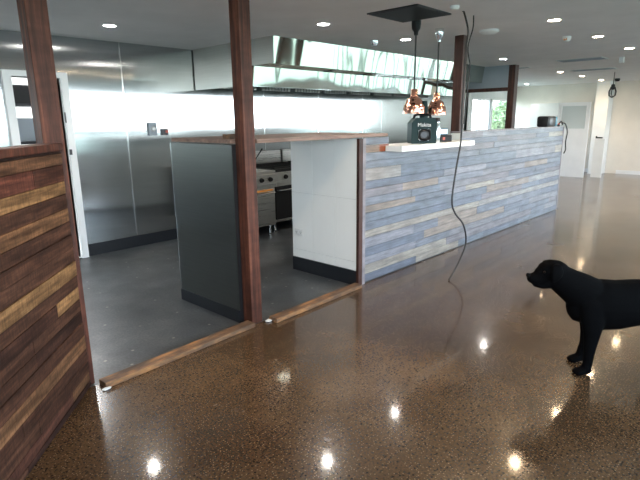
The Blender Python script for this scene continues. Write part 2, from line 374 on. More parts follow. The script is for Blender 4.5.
# slanted wall at the left: local x runs from the corner towards the camera
ang = .83228
wl = thing('plank_wall', 'slanted low wall of dark and tan reclaimed planks at far left', 'wall', (1.06, 2.93, 0), ang+PI)
DK = [(62, 40, 32), (74, 49, 38), (52, 34, 29), (80, 54, 42)]; TAN = (132, 100, 68); TAN2 = (106, 76, 54); MED = (98, 70, 52)
zs = [1.405, 1.39, 1.33, 1.24, 1.17, 1.09, 1.015, .94, .865, .785, .70, .63, .555, .485, .41, .33, .245, .175, .095, .035, 0]
kinds = ['d', 'm', 'r', 't', 'd', 't2', 'd', 'd', 'd', 't', 'd', 'p', 'd', 'd', 'd', 't2', 'd', 'd', 'q', 'd']
rows = []
rr = random.Random(5)
for z1, z0, k in zip(zs, zs[1:], kinds):
    dk = lambda: lin(rr.choice(DK))
    if k == 'm': pc = [(0, .9, lin(MED)), (.9, 2.2, dk())]
    elif k == 'r': pc = [(0, .35, lin((78, 48, 38))), (.35, 2.2, lin((92, 54, 44)))]
    elif k == 't': pc = [(0, 1.5, lin(TAN)), (1.5, 2.2, dk())]
    elif k == 't2': pc = [(0, 2.2, lin(TAN2))]
    elif k == 'p': pc = [(0, .30, lin(TAN)), (.30, 2.2, dk())]
    elif k == 'q': pc = [(0, .25, lin(TAN2)), (.25, 2.2, lin((84, 54, 44)))]
    else:
        s = rr.uniform(.4, 1.7); pc = [(0, s, dk()), (s, 2.2, dk())]
    rows.append((z0, z1, pc))
# planks face the room: local -y of a frame turned by pi -> use +y side
def planks_flip(rows, parent):
    bm = bm_new(); lay = bm.loops.layers.float_color.new('tint')
    for z0, z1, pieces in rows:
        for a, b, c in pieces:
            before = set(bm.faces); t = random.uniform(.016, .021)
            box(bm, a+.001, b-.001, 0, t, z0+.0015, z1-.0015, .0012)
            for f in set(bm.faces)-before:
                for l in f.loops: l[lay] = (*c, 1)
    return obj('plank_cladding', bm, 'brown_planks', parent)
planks_flip(rows, wl)
slab('core', 0.0, 2.2, -.09, 0, 0, 1.405, 'dark_post', wl)
slab('cap_rail', -.01, 2.2, -.10, .03, 1.405, 1.443, 'red_post', wl, .003)

# the long counter wall
XC0, XC1 = 3.665, 9.0
ct = thing('counter_wall', 'long bar counter clad in planks with blue grey window glare in their colour', 'counter', (XC0, YF, 0))
hs = [.09, .09, .08, .09, .10, .07, .08, .09, .065, .08, .08, .075, .115, .07, .075, .07, .065]
GB = [(118, 124, 136), (108, 116, 130), (126, 127, 134), (104, 112, 128), (122, 119, 126), (112, 122, 136)]  # blue grey sheen of the windows mixed into the plank tints
CR = (164, 158, 148); TN = (146, 134, 124)
LEN = XC1-XC0
rows = []; z = 0; rg = random.Random(11)
for i, h in enumerate(hs):
    pc = []; x = 0
    if i == 1: pc = [(0, 1.6, lin(CR))]; x = 1.6
    if i == 5: pc = [(0, 2.4, lin(CR)), (2.4, 5.335, lin((154, 151, 148)))]; x = LEN
    if i == 8: pc = [(0, .9, lin(TN))]; x = .9
    if i == 12: pc = [(0, .62, lin((154, 147, 142)))]; x = .62
    if i == 3: pc = [(0, 1.1, lin(GB[3])), (1.1, 3.2, lin(TN)), (3.2, 4.1, lin(GB[1]))]; x = 4.1
    if i == 7: pc = [(0, 2.6, lin(GB[5])), (2.6, 4.0, lin(TN)), (4.0, LEN, lin((146, 146, 148)))]; x = LEN
    if i == 15: pc = [(0, .25, lin((150, 128, 112))), (.25, .40, lin((158, 84, 50)))]; x = .40
    while x < LEN-.01:
        n = min(LEN, x+rg.uniform(.5, 1.5))
        if LEN-n < .3: n = LEN
        c = rg.choice(GB) if rg.random() < .84 else rg.choice([CR, TN, (140, 142, 152)])
        pc.append((x, n, lin(c))); x = n
    top = z+h
    if z >= 1.24:   # above the ledge the wall stands only left of it and right of the post
        q = []
        for a, b, c in pc:
            for lo, hi in ((0, .40), (1.84, LEN)):
                a2, b2 = max(a, lo), min(b, hi)
                if b2-a2 > .01: q.append((a2, b2, c))
        pc = q
    rows.append((z+.012 if i == 0 else z, min(top, 1.385), pc)); z = top
planks('plank_cladding', rows, LEN, ct, 'grey_planks', None)
bm = bm_new(); box(bm, 0, LEN, 0, .12, 0, 1.235); box(bm, 0, .40, 0, .12, 1.235, 1.378); box(bm, 1.84, LEN, 0, .12, 1.235, 1.378); obj('core', bm, 'plaster_grey', ct)
slab('edge_trim', -.012, .032, -.028, .0, 0, 1.385, 'grey_trim', ct, .002)
slab('end_trim', LEN-.0, LEN+.03, -.024, .12, 0, 1.385, 'grey_trim', ct, .002)
slab('top_cap', 1.84, LEN+.03, -.024, .13, 1.385, 1.40, 'grey_trim', ct, .002)
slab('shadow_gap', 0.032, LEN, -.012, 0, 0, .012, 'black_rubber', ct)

# tiled return wall
tw = thing('tiled_partition', 'white tiled end partition under the right of the timber shelf', 'partition', (3.6, YF, 0))
slab('core', .008, .052, .0, .85, 0, 1.38, 'tile_grout', tw)
bm = bm_new()
zt = [.145, .232, .83, 1.38]; yt = [0.0, .265, .565, .85]
for z0, z1 in zip(zt, zt[1:]):
    for y0, y1 in zip(yt, yt[1:]): box(bm, 0, .01, y0+.0012, y1-.0012, z0+.0012, z1-.0012, .0008)
for z0, z1 in zip(zt, zt[1:]): box(bm, .0, .052, .8512, .861, z0+.0012, z1-.0012)
obj('wall_tiles', bm, 'wall_tiles', tw)
slab('skirting', -.006, .008, .0, .862, 0, .142, 'black_rubber', tw)
slab('corner_trim', -.004, .05, -.03, 0, 0, 1.38, 'dark_post', tw)
def outlet(x, y, z, label):
    t = thing('power_outlet', label, 'power outlet', (x, y, z))
    bm = bm_new(); box(bm, -.009, 0, -.058, .058, -.036, .036, .003); obj('cover_plate', bm, 'white_plastic', t)
    for s in (-.03, .03):
        bm = bm_new(); box(bm, -.013, -.008, s-.010, s+.010, .014, .028, .001); obj('switch', bm, 'white_plastic', t)
        bm = bm_new()
        for (dy, dz) in ((-.008, 0), (.008, 0), (0, -.014)): box(bm, -.0105, -.0085, s+dy-.0015, s+dy+.0015, dz-.005, dz+.005)
        obj('socket', bm, 'black_plastic', t)
outlet(3.6, YF+.765, .42, 'white double power outlet low on the white tiled partition')
# steel clad partition
sp_ = thing('steel_partition', 'dark stainless steel clad partition left of the lone timber post', 'partition', (2.29, 3.01, 0))
slab('core', .002, .07, 0, .83, 0, 1.38, 'dark_metal', sp_)
slab('steel_sheet', -.002, .002, 0, .83, .10, 1.38, 'steel_side', sp_)
slab('skirting', -.010, .0, 0, .832, 0, .10, 'black_rubber', sp_)
slab('corner_angle', -.004, .072, .83, .834, .10, 1.38, 'chrome', sp_)
# timber shelf on both
bm = bm_new(); box(bm, 2.28, 4.06, 3.015, 3.81, 1.388, 1.418, .003); box(bm, 2.43, 4.06, 2.89, 3.015, 1.388, 1.418, .003)
o = obj('timber_shelf', bm, 'shelf_wood'); setorigin(o, (3.1, 3.4, 1.385)); tag(o, 'long brown timber bench top spanning steel and tiled partitions', 'shelf')
bm = bm_new(); box(bm, -.10, .10, -.035, .035, 0, .035, .004, Matrix.Rotation(.2, 4, 'Z')); o = obj('timber_offcut', bm, 'batten_wood'); o.location = (2.40, 3.11, 1.419); tag(o, 'small reddish timber offcut lying on bench top against the lone post', 'wood offcut')

# white serving ledge
bm = bm_new(); ring_surface(bm, [[(x, y, z) for x, y in ((-.72, -.21), (.74, -.21), (.74, .18), (-.65, .18), (-.65, -.026), (-.72, -.026))] for z in (0, .052)]); o = obj('serving_ledge', bm, 'white_laminate'); o.location = (4.72, 2.9, 1.25)
tag(o, 'white slab serving ledge projecting from the plank counter', 'ledge')

# floor battens
def batten(x0, x1, y0, y1, label, flip=0):
    t = (Vector((x1, y1, 0))-Vector((x0, y0, 0))); ln = t.length; a = math.atan2(t.y, t.x)
    bm = bm_new(); box(bm, 0, ln, -.045, .045, 0, .035, .004)
    o = obj('floor_batten', bm, 'batten_wood'); o.location = (x0, y0, 0); o.rotation_euler = (0, 0, a); tag(o, label, 'timber batten', 'battens on the kitchen threshold')
batten(1.115, 2.31, 2.85, 2.90, 'weathered timber batten on the floor from plank wall to lone post')
batten(2.47, 3.585, 2.83, 2.86, 'rusty brown timber batten on the floor from lone post to tiled partition')
for x, y, s in ((1.115, 2.80, .02), (2.455, 2.86, .025)):
    bm = bm_new(); bmesh.ops.create_icosphere(bm, subdivisions=1, radius=s)
    for v in bm.verts: v.co.x *= 1.6; v.co.z *= .35; v.co += Vector((random.uniform(-.003, .003), random.uniform(-.003, .003), s*.35))
    o = obj('plaster_chip', bm, 'logo_white'); o.location = (x, y, 0); tag(o, 'white plaster chip on floor beside the ' + ('slanted plank wall' if x < 2 else 'lone timber post'), 'debris')

# ------------------------------------------------------------------ extraction hood
hd = thing('extraction_hood', 'long stainless steel extraction hood under the ceiling', 'range hood', (4.0, 4.42, 1.95))
HL = 5.2
def prism(name, pts, x0, x1, m, parent, n=1):
    bm = bm_new()
    for k in range(n):
        a = x0+(x1-x0)*k/n; b = x0+(x1-x0)*(k+1)/n - (.003 if k < n-1 else 0)
        ring_surface(bm, [[(a, y, z) for y, z in pts], [(b, y, z) for y, z in pts]])
    return obj(name, bm, m, parent)
prism('front_plenum', [(0, .51), (.04, .225), (.42, .225), (.42, .51)], 0.004, HL, 'steel_hood', hd, 5)
prism('lower_canopy', [(.40, .225), (.43, .0), (.47, .0), (.47, .225)], 0.004, HL, 'steel_hood', hd, 3)
bm = bm_new(); box(bm, .0, .004, .0, 1.56, .225, .51); box(bm, 0, .004, .40, 1.56, .0, .225); obj('end_panel', bm, 'steel_hood_side', hd)
slab('top_panel', .004, HL, .42, 1.56, .18, .50, 'steel_hood_side', hd)
slab('gutter', .004, HL, .47, .52, .0, .03, 'steel_hood_side', hd)
for k in range(8):
    bm = bm_new(); x = .1+k*.63
    for j in range(9): box(bm, x+j*.06, x+j*.06+.03, 1.05, 1.07, -.0, .17)
    box(bm, x, x+.54, 1.07, 1.08, -.0, .17); obj('filter', bm, 'steel_appliance', hd)

# ------------------------------------------------------------------ cooking appliances
def stove(x, y, w_, label, kind):
    t = thing('cooker', label, 'stove', (x, y, 0), 0, 'cookers under the hood')
    d = .78
    bm = bm_new(); box(bm, 0, w_, .02, d, .16, .70, .004); obj('body', bm, 'steel_appliance', t)
    bm = bm_new(); box(bm, -.0, w_, -.03, d, .70, .86, .006); obj('control_panel', bm, 'steel_appliance', t)
    bm = bm_new(); box(bm, 0, w_, -.01, d, .86, .90, .004); obj('hob', bm, 'cast_iron' if kind else 'steel_appliance', t)
    bm = bm_new(); box(bm, 0, w_, d-.05, d, .90, 1.10, .004); obj('splashback', bm, 'steel_appliance', t)
    bm = bm_new(); box(bm, .015, w_-.015, 0, .02, .20, .66, .004)
    dr_ = obj('door', bm, 'steel_appliance' if not kind else 'black_plastic', t)
    bm = bm_new(); tube(bm, [(.04, 0, .61), (.04, -.04, .61), (w_-.04, -.04, .61), (w_-.04, 0, .61)], .01, 8); obj('handle', bm, 'chrome', dr_, smooth=True)
    for k in range(3 if w_ > .5 else 1):
        bm = bm_new(); xx = w_*(.5 if w_ <= .5 else .22+.28*k); lathe(bm, [(.032, 0), (.030, -.02), (.022, -.035), (.0221, -.036)], (xx, -.03, .79), 18, axis='y'); obj('knob', bm, 'black_plastic', t, smooth=True)
    for (a, b) in ((.05, .08), (w_-.05, .08), (.05, d-.08), (w_-.05, d-.08)):
        bm = bm_new(); lathe(bm, [(.018, .16), (.018, .03), (.028, .02), (.028, 0)], (a, b, 0), 12); obj('leg', bm, 'chrome', t, smooth=True)
    bm = bm_new()
    if kind:
        for k in range(5): box(bm, .04+k*(w_-.1)/4, .05+k*(w_-.1)/4, .04, .66, .90, .925)
        box(bm, .04, w_-.05, .04, .05, .90, .925); box(bm, .04, w_-.05, .65, .66, .90, .925); obj('grate', bm, 'cast_iron', t)
    else:
        box(bm, .03, w_-.05, -.002, .0, .63, .655); obj('sticker', bm, 'orange_sticker', t)
    return t
stove(4.02, 5.08, .54, 'steel fryer with orange sticker seen under the bench top', 0)
stove(4.62, 5.16, .80, 'black fronted range right of the stickered fryer', 1)
stove(5.46, 5.16, .80, 'range hidden mostly behind the tiled partition', 1)
bm = bm_new(); tube(bm, [(4.30, 5.28, .925), (4.32, 5.24, 1.0), (4.42, 5.16, 1.19)], .008, 8); box(bm, 4.2, 4.32, 5.22, 5.34, .902, .93)
o = obj('fryer_basket_handle', bm, 'cast_iron'); setorigin(o, (4.26, 5.28, .90)); tag(o, 'black angled basket handle standing on the stickered fryer', 'handle')

# switches on the steel wall
t = thing('isolator_switch', 'square grey isolator switch on the steel kitchen wall', 'switch', (3.33, 5.999, 1.46))
bm = bm_new(); box(bm, -.055, .055, -.03, 0, -.08, .08, .006); obj('cover_plate', bm, 'soffit_grey', t)
bm = bm_new(); lathe(bm, [(.032, -.03), (.032, -.04), (.02, -.055), (.0199, -.056)], (0, 0, 0), 18, axis='y'); obj('dial', bm, 'white_plastic', t, smooth=True)
t = thing('wall_socket', 'small grey socket with red button on the steel wall', 'socket', (3.50, 5.999, 1.42))
bm = bm_new(); box(bm, -.045, .045, -.025, 0, -.04, .04, .005); obj('cover_plate', bm, 'dark_metal', t)
bm = bm_new(); lathe(bm, [(.018, -.025), (.018, -.04), (.0179, -.041)], (.02, 0, .005), 14, axis='y'); obj('button', bm, 'red_plastic', t)
sl = bpy.data.lights.new('storeroom_fill_light', 'AREA'); sl.shape = 'DISK'; sl.size = .35; sl.energy = 70; so = bpy.data.objects.new('storeroom_fill_light', sl); COL.objects.link(so); so.location = (2.6, 7.0, H-.02)  # added fill light without a fitting, brightens the view through the doorway
# things seen in the storeroom doorway
t = thing('storage_rack', 'dark wire storage rack inside the white framed doorway', 'rack', (2.02, 6.9, 0))
for (a, b) in ((0, 0), (.5, 0), (0, .4), (.5, .4)): slab('upright', a-.015, a+.015, b-.015, b+.015, 0, 2.0, 'dark_metal', t)
for z in (.3, .8, 1.3, 1.75): slab('shelf', -.02, .52, -.02, .42, z, z+.03, 'dark_metal', t)
bm = bm_new(); box(bm, 0, .30, 0, .30, 0, .22, .01); o = obj('storage_box', bm, 'black_plastic'); o.location = (2.06, 6.95, 1.781); tag(o, 'black box on the top shelf of the doorway rack', 'box')
bm = bm_new(); box(bm, 0, .24, 0, .30, 0, .28, .01); o = obj('storage_box', bm, 'soffit_grey'); o.location = (2.10, 6.95, 1.331); tag(o, 'grey box on the shelf below the black box in the doorway rack', 'box')

# ------------------------------------------------------------------ heat lamps
def heat_lamp(x, y, zb, mount, label):
    t = thing('heat_lamp', label, 'heat lamp', (x, y, H), 0, 'copper heat lamps over the ledge')
    zz = zb-H; s = 1.0
    bm = bm_new(); lathe(bm, [(.045, 0), (.045, -.03), (.040, -.075), (.022, -.10), (.018, -.13)], n=20); obj('ceiling_mount', bm, mount, t, smooth=True)
    bm = bm_new(); tube(bm, [(0, 0, -.12), (0, 0, zz+.19)], .0085, 8); obj('cord', bm, 'cord_black', t, smooth=True)
    bm = bm_new()
    prof = [(.012, .235), (.030, .232), (.034, .225), (.034, .175), (.040, .165), (.040, .158), (.062, .145), (.080, .125), (.085, .095), (.096, .085), (.104, .055), (.106, .0), (.101, .0), (.098, .05), (.075, .10), (.03, .15)]
    lathe(bm, [(r, z_+zz) for r, z_ in prof], n=32, cap=False); obj('lamp_shade', bm, 'copper', t, smooth=True)
    bm = bm_new(); lathe(bm, [(.02, zz+.14), (.045, zz+.08), (.05, zz+.05), (.03, zz+.02), (.002, zz+.012)], n=20, cap=False); obj('bulb', bm, 'frosted_glass', t, smooth=True)
heat_lamp(4.43, 2.85, 1.60, 'black_plastic', 'copper heat lamp on black ceiling mount, the left one over the jobsite radio')
heat_lamp(4.98, 2.92, 1.585, 'chrome', 'copper heat lamp on pale ceiling mount, right of the other')

# ------------------------------------------------------------------ items on the ledge
ZL = 1.302
# jobsite radio, front turned towards the camera
t = thing('jobsite_radio', 'dark teal jobsite radio with round speaker on the white ledge', 'radio', (4.61, 2.86, ZL), -.75)
bm = bm_new()
pts = [(-.125, 0), (.125, 0), (.13, .02), (.13, .21), (.10, .255), (-.085, .255), (-.13, .205), (-.13, .02)]
ring_surface(bm, [[(x, -.09, z) for x, z in pts], [(x, .09, z) for x, z in pts]]); obj('body', bm, 'teal_plastic', t)
bm = bm_new(); tube(bm, [(-.09, 0, .24), (-.08, 0, .28), (-.05, 0, .29), (.05, 0, .29), (.08, 0, .28), (.09, 0, .24)], .014, 8); obj('carry_handle', bm, 'black_plastic', t, smooth=True)
bm = bm_new(); box(bm, -.065, .065, -.098, -.09, .025, .15, .02); fr = obj('speaker_surround', bm, 'chrome', t)
bm = bm_new(); box(bm, -.055, .055, -.102, -.094, .035, .14, .018); obj('panel', bm, 'black_plastic', fr)
bm = bm_new(); lathe(bm, [(.046, -.100), (.046, -.106), (.040, -.108), (.034, -.103), (.0339, -.1035)], (0, 0, .088), 24, axis='y'); obj('speaker_ring', bm, 'dark_metal', fr, smooth=True)
for s in (-1, 1):
    slab('foot', s*.09-.02, s*.09+.02, -.08, .08, -.001, .012, 'black_plastic', t)
def text(name, body, size, m, parent, loc, rot, ext=.001):
    c = bpy.data.curves.new(name, 'FONT'); c.body = body; c.size = size; c.extrude = ext; c.align_x = 'CENTER'; c.align_y = 'CENTER'
    o = bpy.data.objects.new(name, c); COL.objects.link(o); bpy.context.view_layer.update()
    me = bpy.data.meshes.new_from_object(o.evaluated_get(bpy.context.evaluated_depsgraph_get())); bpy.data.objects.remove(o)
    me.materials.clear(); me.materials.append(G[m]); o = bpy.data.objects.new(name, me); COL.objects.link(o); o.parent = parent; o.location = loc; o.rotation_euler = rot; return o
text('brand_lettering', 'Makita', .052, 'logo_white', t, (0, -.0915, .185), (PI/2, 0, 0))
t = thing('charger_tower', 'tall dark teal canister standing behind the jobsite radio', 'canister', (4.83, 2.98, ZL))
bm = bm_new(); lathe(bm, [(.045, 0), (.045, .36), (.04, .375), (.035, .43), (.0, .432)], n=24); obj('body', bm, 'teal_plastic', t, smooth=True)
bm = bm_new(); lathe(bm, [(.0465, .20), (.0465, .24)], n=24); obj('band', bm, 'black_plastic', t, smooth=True)
t = thing('steel_flask', 'slim silver flask between radio and small screen device', 'flask', (4.875, 2.84, ZL))
bm = bm_new(); lathe(bm, [(.035, 0), (.037, .01), (.037, .18), (.030, .20), (.030, .21)], n=24); obj('body', bm, 'chrome', t, smooth=True)
bm = bm_new(); lathe(bm, [(.031, .21), (.031, .245), (.025, .255), (.0, .256)], n=24); obj('lid', bm, 'dark_metal', t, smooth=True)
t = thing('battery_charger', 'small black charger with pale screen on the white ledge', 'charger', (5.02, 2.86, ZL), -.3)
bm = bm_new(); box(bm, -.085, .085, -.07, .07, 0, .07, .008); obj('body', bm, 'black_plastic', t)
bm = bm_new(); box(bm, -.07, .07, -.02, .05, .07, .145, .008); bt = obj('battery', bm, 'teal_plastic', t)
bm = bm_new(); box(bm, -.055, .055, -.026, -.020, .082, .135); obj('screen', bm, 'screen_glow', bt)
bm = bm_new(); box(bm, -.05, -.02, -.072, -.069, .02, .05); obj('red_light', bm, 'red_plastic', t)

# radio at the counter end
t = thing('portable_speaker', 'black speaker with blue end lying on the far end of the counter', 'speaker', (8.40, 2.95, 1.40), .1)
bm = bm_new(); box(bm, -.26, .235, -.085, .085, 0, .165, .03); obj('body', bm, 'black_plastic', t, smooth=True)
bm = bm_new(); box(bm, .225, .34, -.08, .08, .003, .155, .02); obj('end_cap', bm, 'blue_plastic', t, smooth=True)
bm = bm_new(); box(bm, -.20, .18, -.090, -.084, .03, .135, .002); obj('grille', bm, 'dark_metal', t, smooth=True)
bm = bm_new(); tube(bm, spline([(8.745, 2.87, 1.46), (8.77, 2.85, 1.48), (8.80, 2.84, 1.43), (8.90, 2.86, 1.46), (9.0, 2.85, 1.42), (9.04, 2.83, 1.3), (9.02, 2.835, 1.15), (9.05, 2.835, 1.02), (9.0, 2.84, .96)], 8), .010, 7)
o = obj('speaker_cord', bm, 'cord_black', smooth=True); setorigin(o, (8.9, 2.85, 1.40)); tag(o, 'dark cord drooping over the far end of the plank counter', 'cord')
t = thing('small_clamp', 'small black and red clamp beside the speaker on counter end', 'clamp', (8.84, 2.92, 1.40), .4)
bm = bm_new(); box(bm, -.08, .06, -.02, .02, 0, .03, .005); obj('body', bm, 'black_plastic', t)
bm = bm_new(); tube(bm, [(.05, 0, .02), (.07, -.03, .06), (.04, -.05, .08)], .012, 8); obj('handle', bm, 'red_plastic', t, smooth=True)

# hanging cord
bm = bm_new()
def unproj(x, y, plane_y):
    d = Fv + (x-320)/F_PX*Rv - (y-240)/F_PX*Uv; k = plane_y/d.y; return Vector((d.x*k, plane_y, CZ+d.z*k))
def unz(x, y, z):
    d = Fv + (x-320)/F_PX*Rv - (y-240)/F_PX*Uv; k = (z-CZ)/d.z; return Vector((d.x*k, d.y*k, z))
# traced in the plane just in front of the counter; the tail swings out to the floor
tr = [(465, -14), (467, 10), (468, 30), (466, 48), (464, 80), (462, 110), (461, 140), (456, 170), (452, 200), (455, 213), (463, 224), (466, 238), (464, 250), (457, 266)]
ys = [2.32]*14
cp = [unproj(x, y, q) for (x, y), q in zip(tr, ys)]
cp[0].z = min(cp[0].z, H-.0); cp = [c for c in cp if c.z <= H+1e-3] ; cp.insert(0, Vector((cp[0].x-.02, cp[0].y, H)))
cp.append(unz(449, 280, .008))
tube(bm, spline(cp, 8), .0085, 8)
o = obj('hanging_cable', bm, 'cord_black', smooth=True); setorigin(o, cp[0]); tag(o, 'long black cable hanging from ceiling to floor before the plank counter', 'cable')
bm = bm_new()
tr2 = [(472, -14), (473, 4), (474, 14), (473, 28), (469, 42), (468, 52), (470, 66), (468, 84), (466, 104), (464, 124)]
cp2 = [unproj(x, y, 2.335+.003*i) for i, (x, y) in enumerate(tr2)]; cp2 = [c for c in cp2 if c.z < H]; cp2.insert(0, Vector((cp2[0].x, cp2[0].y, H)))
tube(bm, spline(cp2, 8), .006, 8); o = obj('hanging_cable', bm, 'cord_black', smooth=True); setorigin(o, cp2[0]); tag(o, 'shorter black cable looping down beside the long one, ending above the ledge', 'cable')

# ------------------------------------------------------------------ ceiling fittings
bm = bm_new(); box(bm, -.28, .28, -.26, .26, -.012, 0, .002)
t = thing('ceiling_grille', 'large dark square grille in the ceiling above the ledge', 'vent', (4.08, 2.70, H))
obj('frame', bm, 'dark_frame', t)
bm = bm_new()
for k in range(22): box(bm, -.265, .265, -.25+k*.023, -.25+k*.023+.012, -.016, -.011)
obj('slats', bm, 'dark_metal', t)
RA = 1.90; RB = 3.57; RC = 5.04
lights = [(-1.8, RA, 'w'), (-.35, RA, 'w'), (1.1, RA, 'w'), (2.52, RA, 'w'), (3.97, RA, 'w'), (5.37, RA, 'w'), (6.81, RA, 'w'), (8.30, RA, 'w'), (9.9, RA, 'w'), (11.4, RA, 'w'), (13.0, RA, 'w'), (14.6, RA, 'w'),
          (1.0, RB, 'c'), (3.90, RB, 'c'), (5.33, RB, 'c'), (6.80, RB+.06, 'c'), (8.20, RB+.07, 'c'), (11.5, 3.86, 'w'), (13.03, 3.88, 'w'), (14.84, 3.95, 'w'),
          (.9, RC, 'c'), (2.445, RC, 'c'), (14.8, 5.83, 'c'), (11.6, 5.6, 'c')]
def light_label(x, y):
    if y > 5.5: return 'round downlight far off in the ceiling near the pale wall corner' if x > 13 else 'round downlight beyond the kitchen end wall'
    if y > 4.9: return 'white downlight in the ceiling near the steel wall' if x > 2 else 'white downlight hidden above the slanted plank wall'
    return None
A_L = {-1.8: 'warm downlight at the far left of the front row, behind the camera', -.35: 'warm downlight above the left side, front row', 1.1: 'warm front row downlight above the slanted plank wall', 2.52: 'warm front row downlight before the lone post',
       3.97: 'warm front row downlight before the square grille', 5.37: 'warm downlight nearest the round smoke alarm, largest at right', 6.81: 'warm downlight second along the front row at right', 8.30: 'warm downlight third along the front row at right', 9.9: 'warm front row downlight at the right frame edge',
       11.4: 'warm front row downlight outside the right of the frame', 13.0: 'warm front row downlight far right near the beige wall', 14.6: 'last warm front row downlight by the beige wall'}
B_L = {1.0: 'downlight above the left post, threshold row', 2.45: 'downlight above the lone timber post', 3.90: 'white downlight in the ceiling between lone post and square grille', 5.33: 'white downlight left of the two heat lamp cords', 6.80: 'small white downlight beside the dark counter post', 8.20: 'white downlight before the grey bulkhead',
       11.5: 'far downlight, nearest of the three before the white door', 13.03: 'far downlight, middle of the three before the white door', 14.84: 'far downlight, nearest the white pier'}
for x, y, k in lights:
    lb = light_label(x, y) or (A_L[x] if abs(y-RA) < .1 else B_L[x])
    t = thing('downlight', lb, 'downlight', (x, y, H), 0, 'round ceiling downlights')
    bm = bm_new(); lathe(bm, [(.054, -.001), (.058, -.006), (.068, -.005), (.070, 0)], n=28, cap=False); obj('trim_ring', bm, 'white_plastic', t, smooth=True)
    bm = bm_new(); lathe(bm, [(.0535, 0), (.053, -.004), (.001, -.005)], n=28, cap=False); obj('lens', bm, 'lamp_warm' if k == 'w' else 'lamp_cool', t)
    ld = bpy.data.lights.new('downlight_lamp', 'SPOT'); ld.energy = 26 if k == 'w' else 16; ld.color = (1, .74, .50) if k == 'w' else (1, .93, .85)
    ld.spot_size = math.radians(125); ld.spot_blend = .7; ld.shadow_soft_size = .055
    lo = bpy.data.objects.new('downlight_lamp', ld); COL.objects.link(lo); lo.parent = t; lo.location = (0, 0, -.055)
def disc(name, x, y, r, h, m, label, cat, profile=None):
    bm = bm_new(); lathe(bm, profile or [(r, 0), (r, -h*.5), (r*.75, -h), (.001, -h*1.05)], n=28, cap=False); o = obj(name, bm, m, smooth=True); o.location = (x, y, H); tag(o, label, cat)
disc('smoke_alarm', 5.46, 2.60, .10, .035, 'white_plastic', 'round white smoke alarm in front of the dark counter post', 'smoke alarm')
disc('ceiling_sensor', 4.10, 2.27, .04, .03, 'white_plastic', 'small white sensor beside the square grille', 'sensor')
disc('ceiling_sensor', 5.10, 3.86, .05, .06, 'chrome', 'silver sprinkler shaped sensor left of the heat lamp cords', 'sensor')
disc('security_camera', 14.6, 3.52, .06, .07, 'black_plastic', 'tiny black dome camera on ceiling by the beige wall', 'camera')
t = thing('motion_sensor', 'white sensor with orange base between two warm downlights', 'sensor', (6.55, 2.16, H))
bm = bm_new(); lathe(bm, [(.05, 0), (.045, -.04), (.03, -.055), (.001, -.058)], n=20, cap=False); obj('body', bm, 'white_plastic', t, smooth=True)
bm = bm_new(); box(bm, -.045, -.012, -.018, .018, -.045, -.02, .004); obj('lens', bm, 'orange_sticker', t)
t = thing('motion_sensor', 'white angled sensor beyond the third warm downlight', 'sensor', (9.45, 2.25, H))
bm = bm_new(); box(bm, -.03, .03, -.035, .035, -.09, 0, .01); obj('body', bm, 'white_plastic', t)
def grille(x, y, w_, d, label):
    t = thing('ceiling_grille', label, 'vent', (x, y, H))
    bm = bm_new(); box(bm, -d/2, d/2, -w_/2, w_/2, -.008, 0); obj('frame', bm, 'plaster_grey', t)
    bm = bm_new()
    for k in range(7): box(bm, -d/2+.02+k*(d-.04)/7, -d/2+.02+k*(d-.04)/7+.02, -w_/2+.02, w_/2-.02, -.012, -.008)
    obj('slats', bm, 'soffit_grey', t)
grille(9.30, 2.80, .70, .40, 'long slot vent in the ceiling right of the white sensor')
grille(11.4, 3.2, .8, .35, 'farther slot vent in the ceiling before the beige wall')
grille(9.9, 4.05, .35, .12, 'small slot vent beside the dark post near bulkhead')
# pendant with wire cage
t = thing('cage_pendant', 'black wire cage pendant hanging before the beige wall', 'pendant lamp', (12.46, 3.07, H))
bm = bm_new(); tube(bm, [(0, 0, 0), (0, 0, -.26)], .008, 6); obj('cord', bm, 'cord_black', t, smooth=True)
bm = bm_new(); lathe(bm, [(.012, -.24), (.035, -.26), (.04, -.33), (.028, -.36)], n=14); obj('lamp_holder', bm, 'black_plastic', t, smooth=True)
bm = bm_new()
for k in range(6):
    a = k*PI/3; c, s = math.cos(a), math.sin(a)
    tube(bm, [(c*.04, s*.04, -.30), (c*.075, s*.075, -.40), (c*.065, s*.065, -.48), (c*.01, s*.01, -.52)], .008, 6)
obj('cage', bm, 'black_plastic', t, smooth=True)
bm = bm_new(); lathe(bm, [(.02, -.35), (.045, -.42), (.03, -.47), (.001, -.475)], n=14, cap=False); obj('bulb', bm, 'frosted_glass', t, smooth=True)

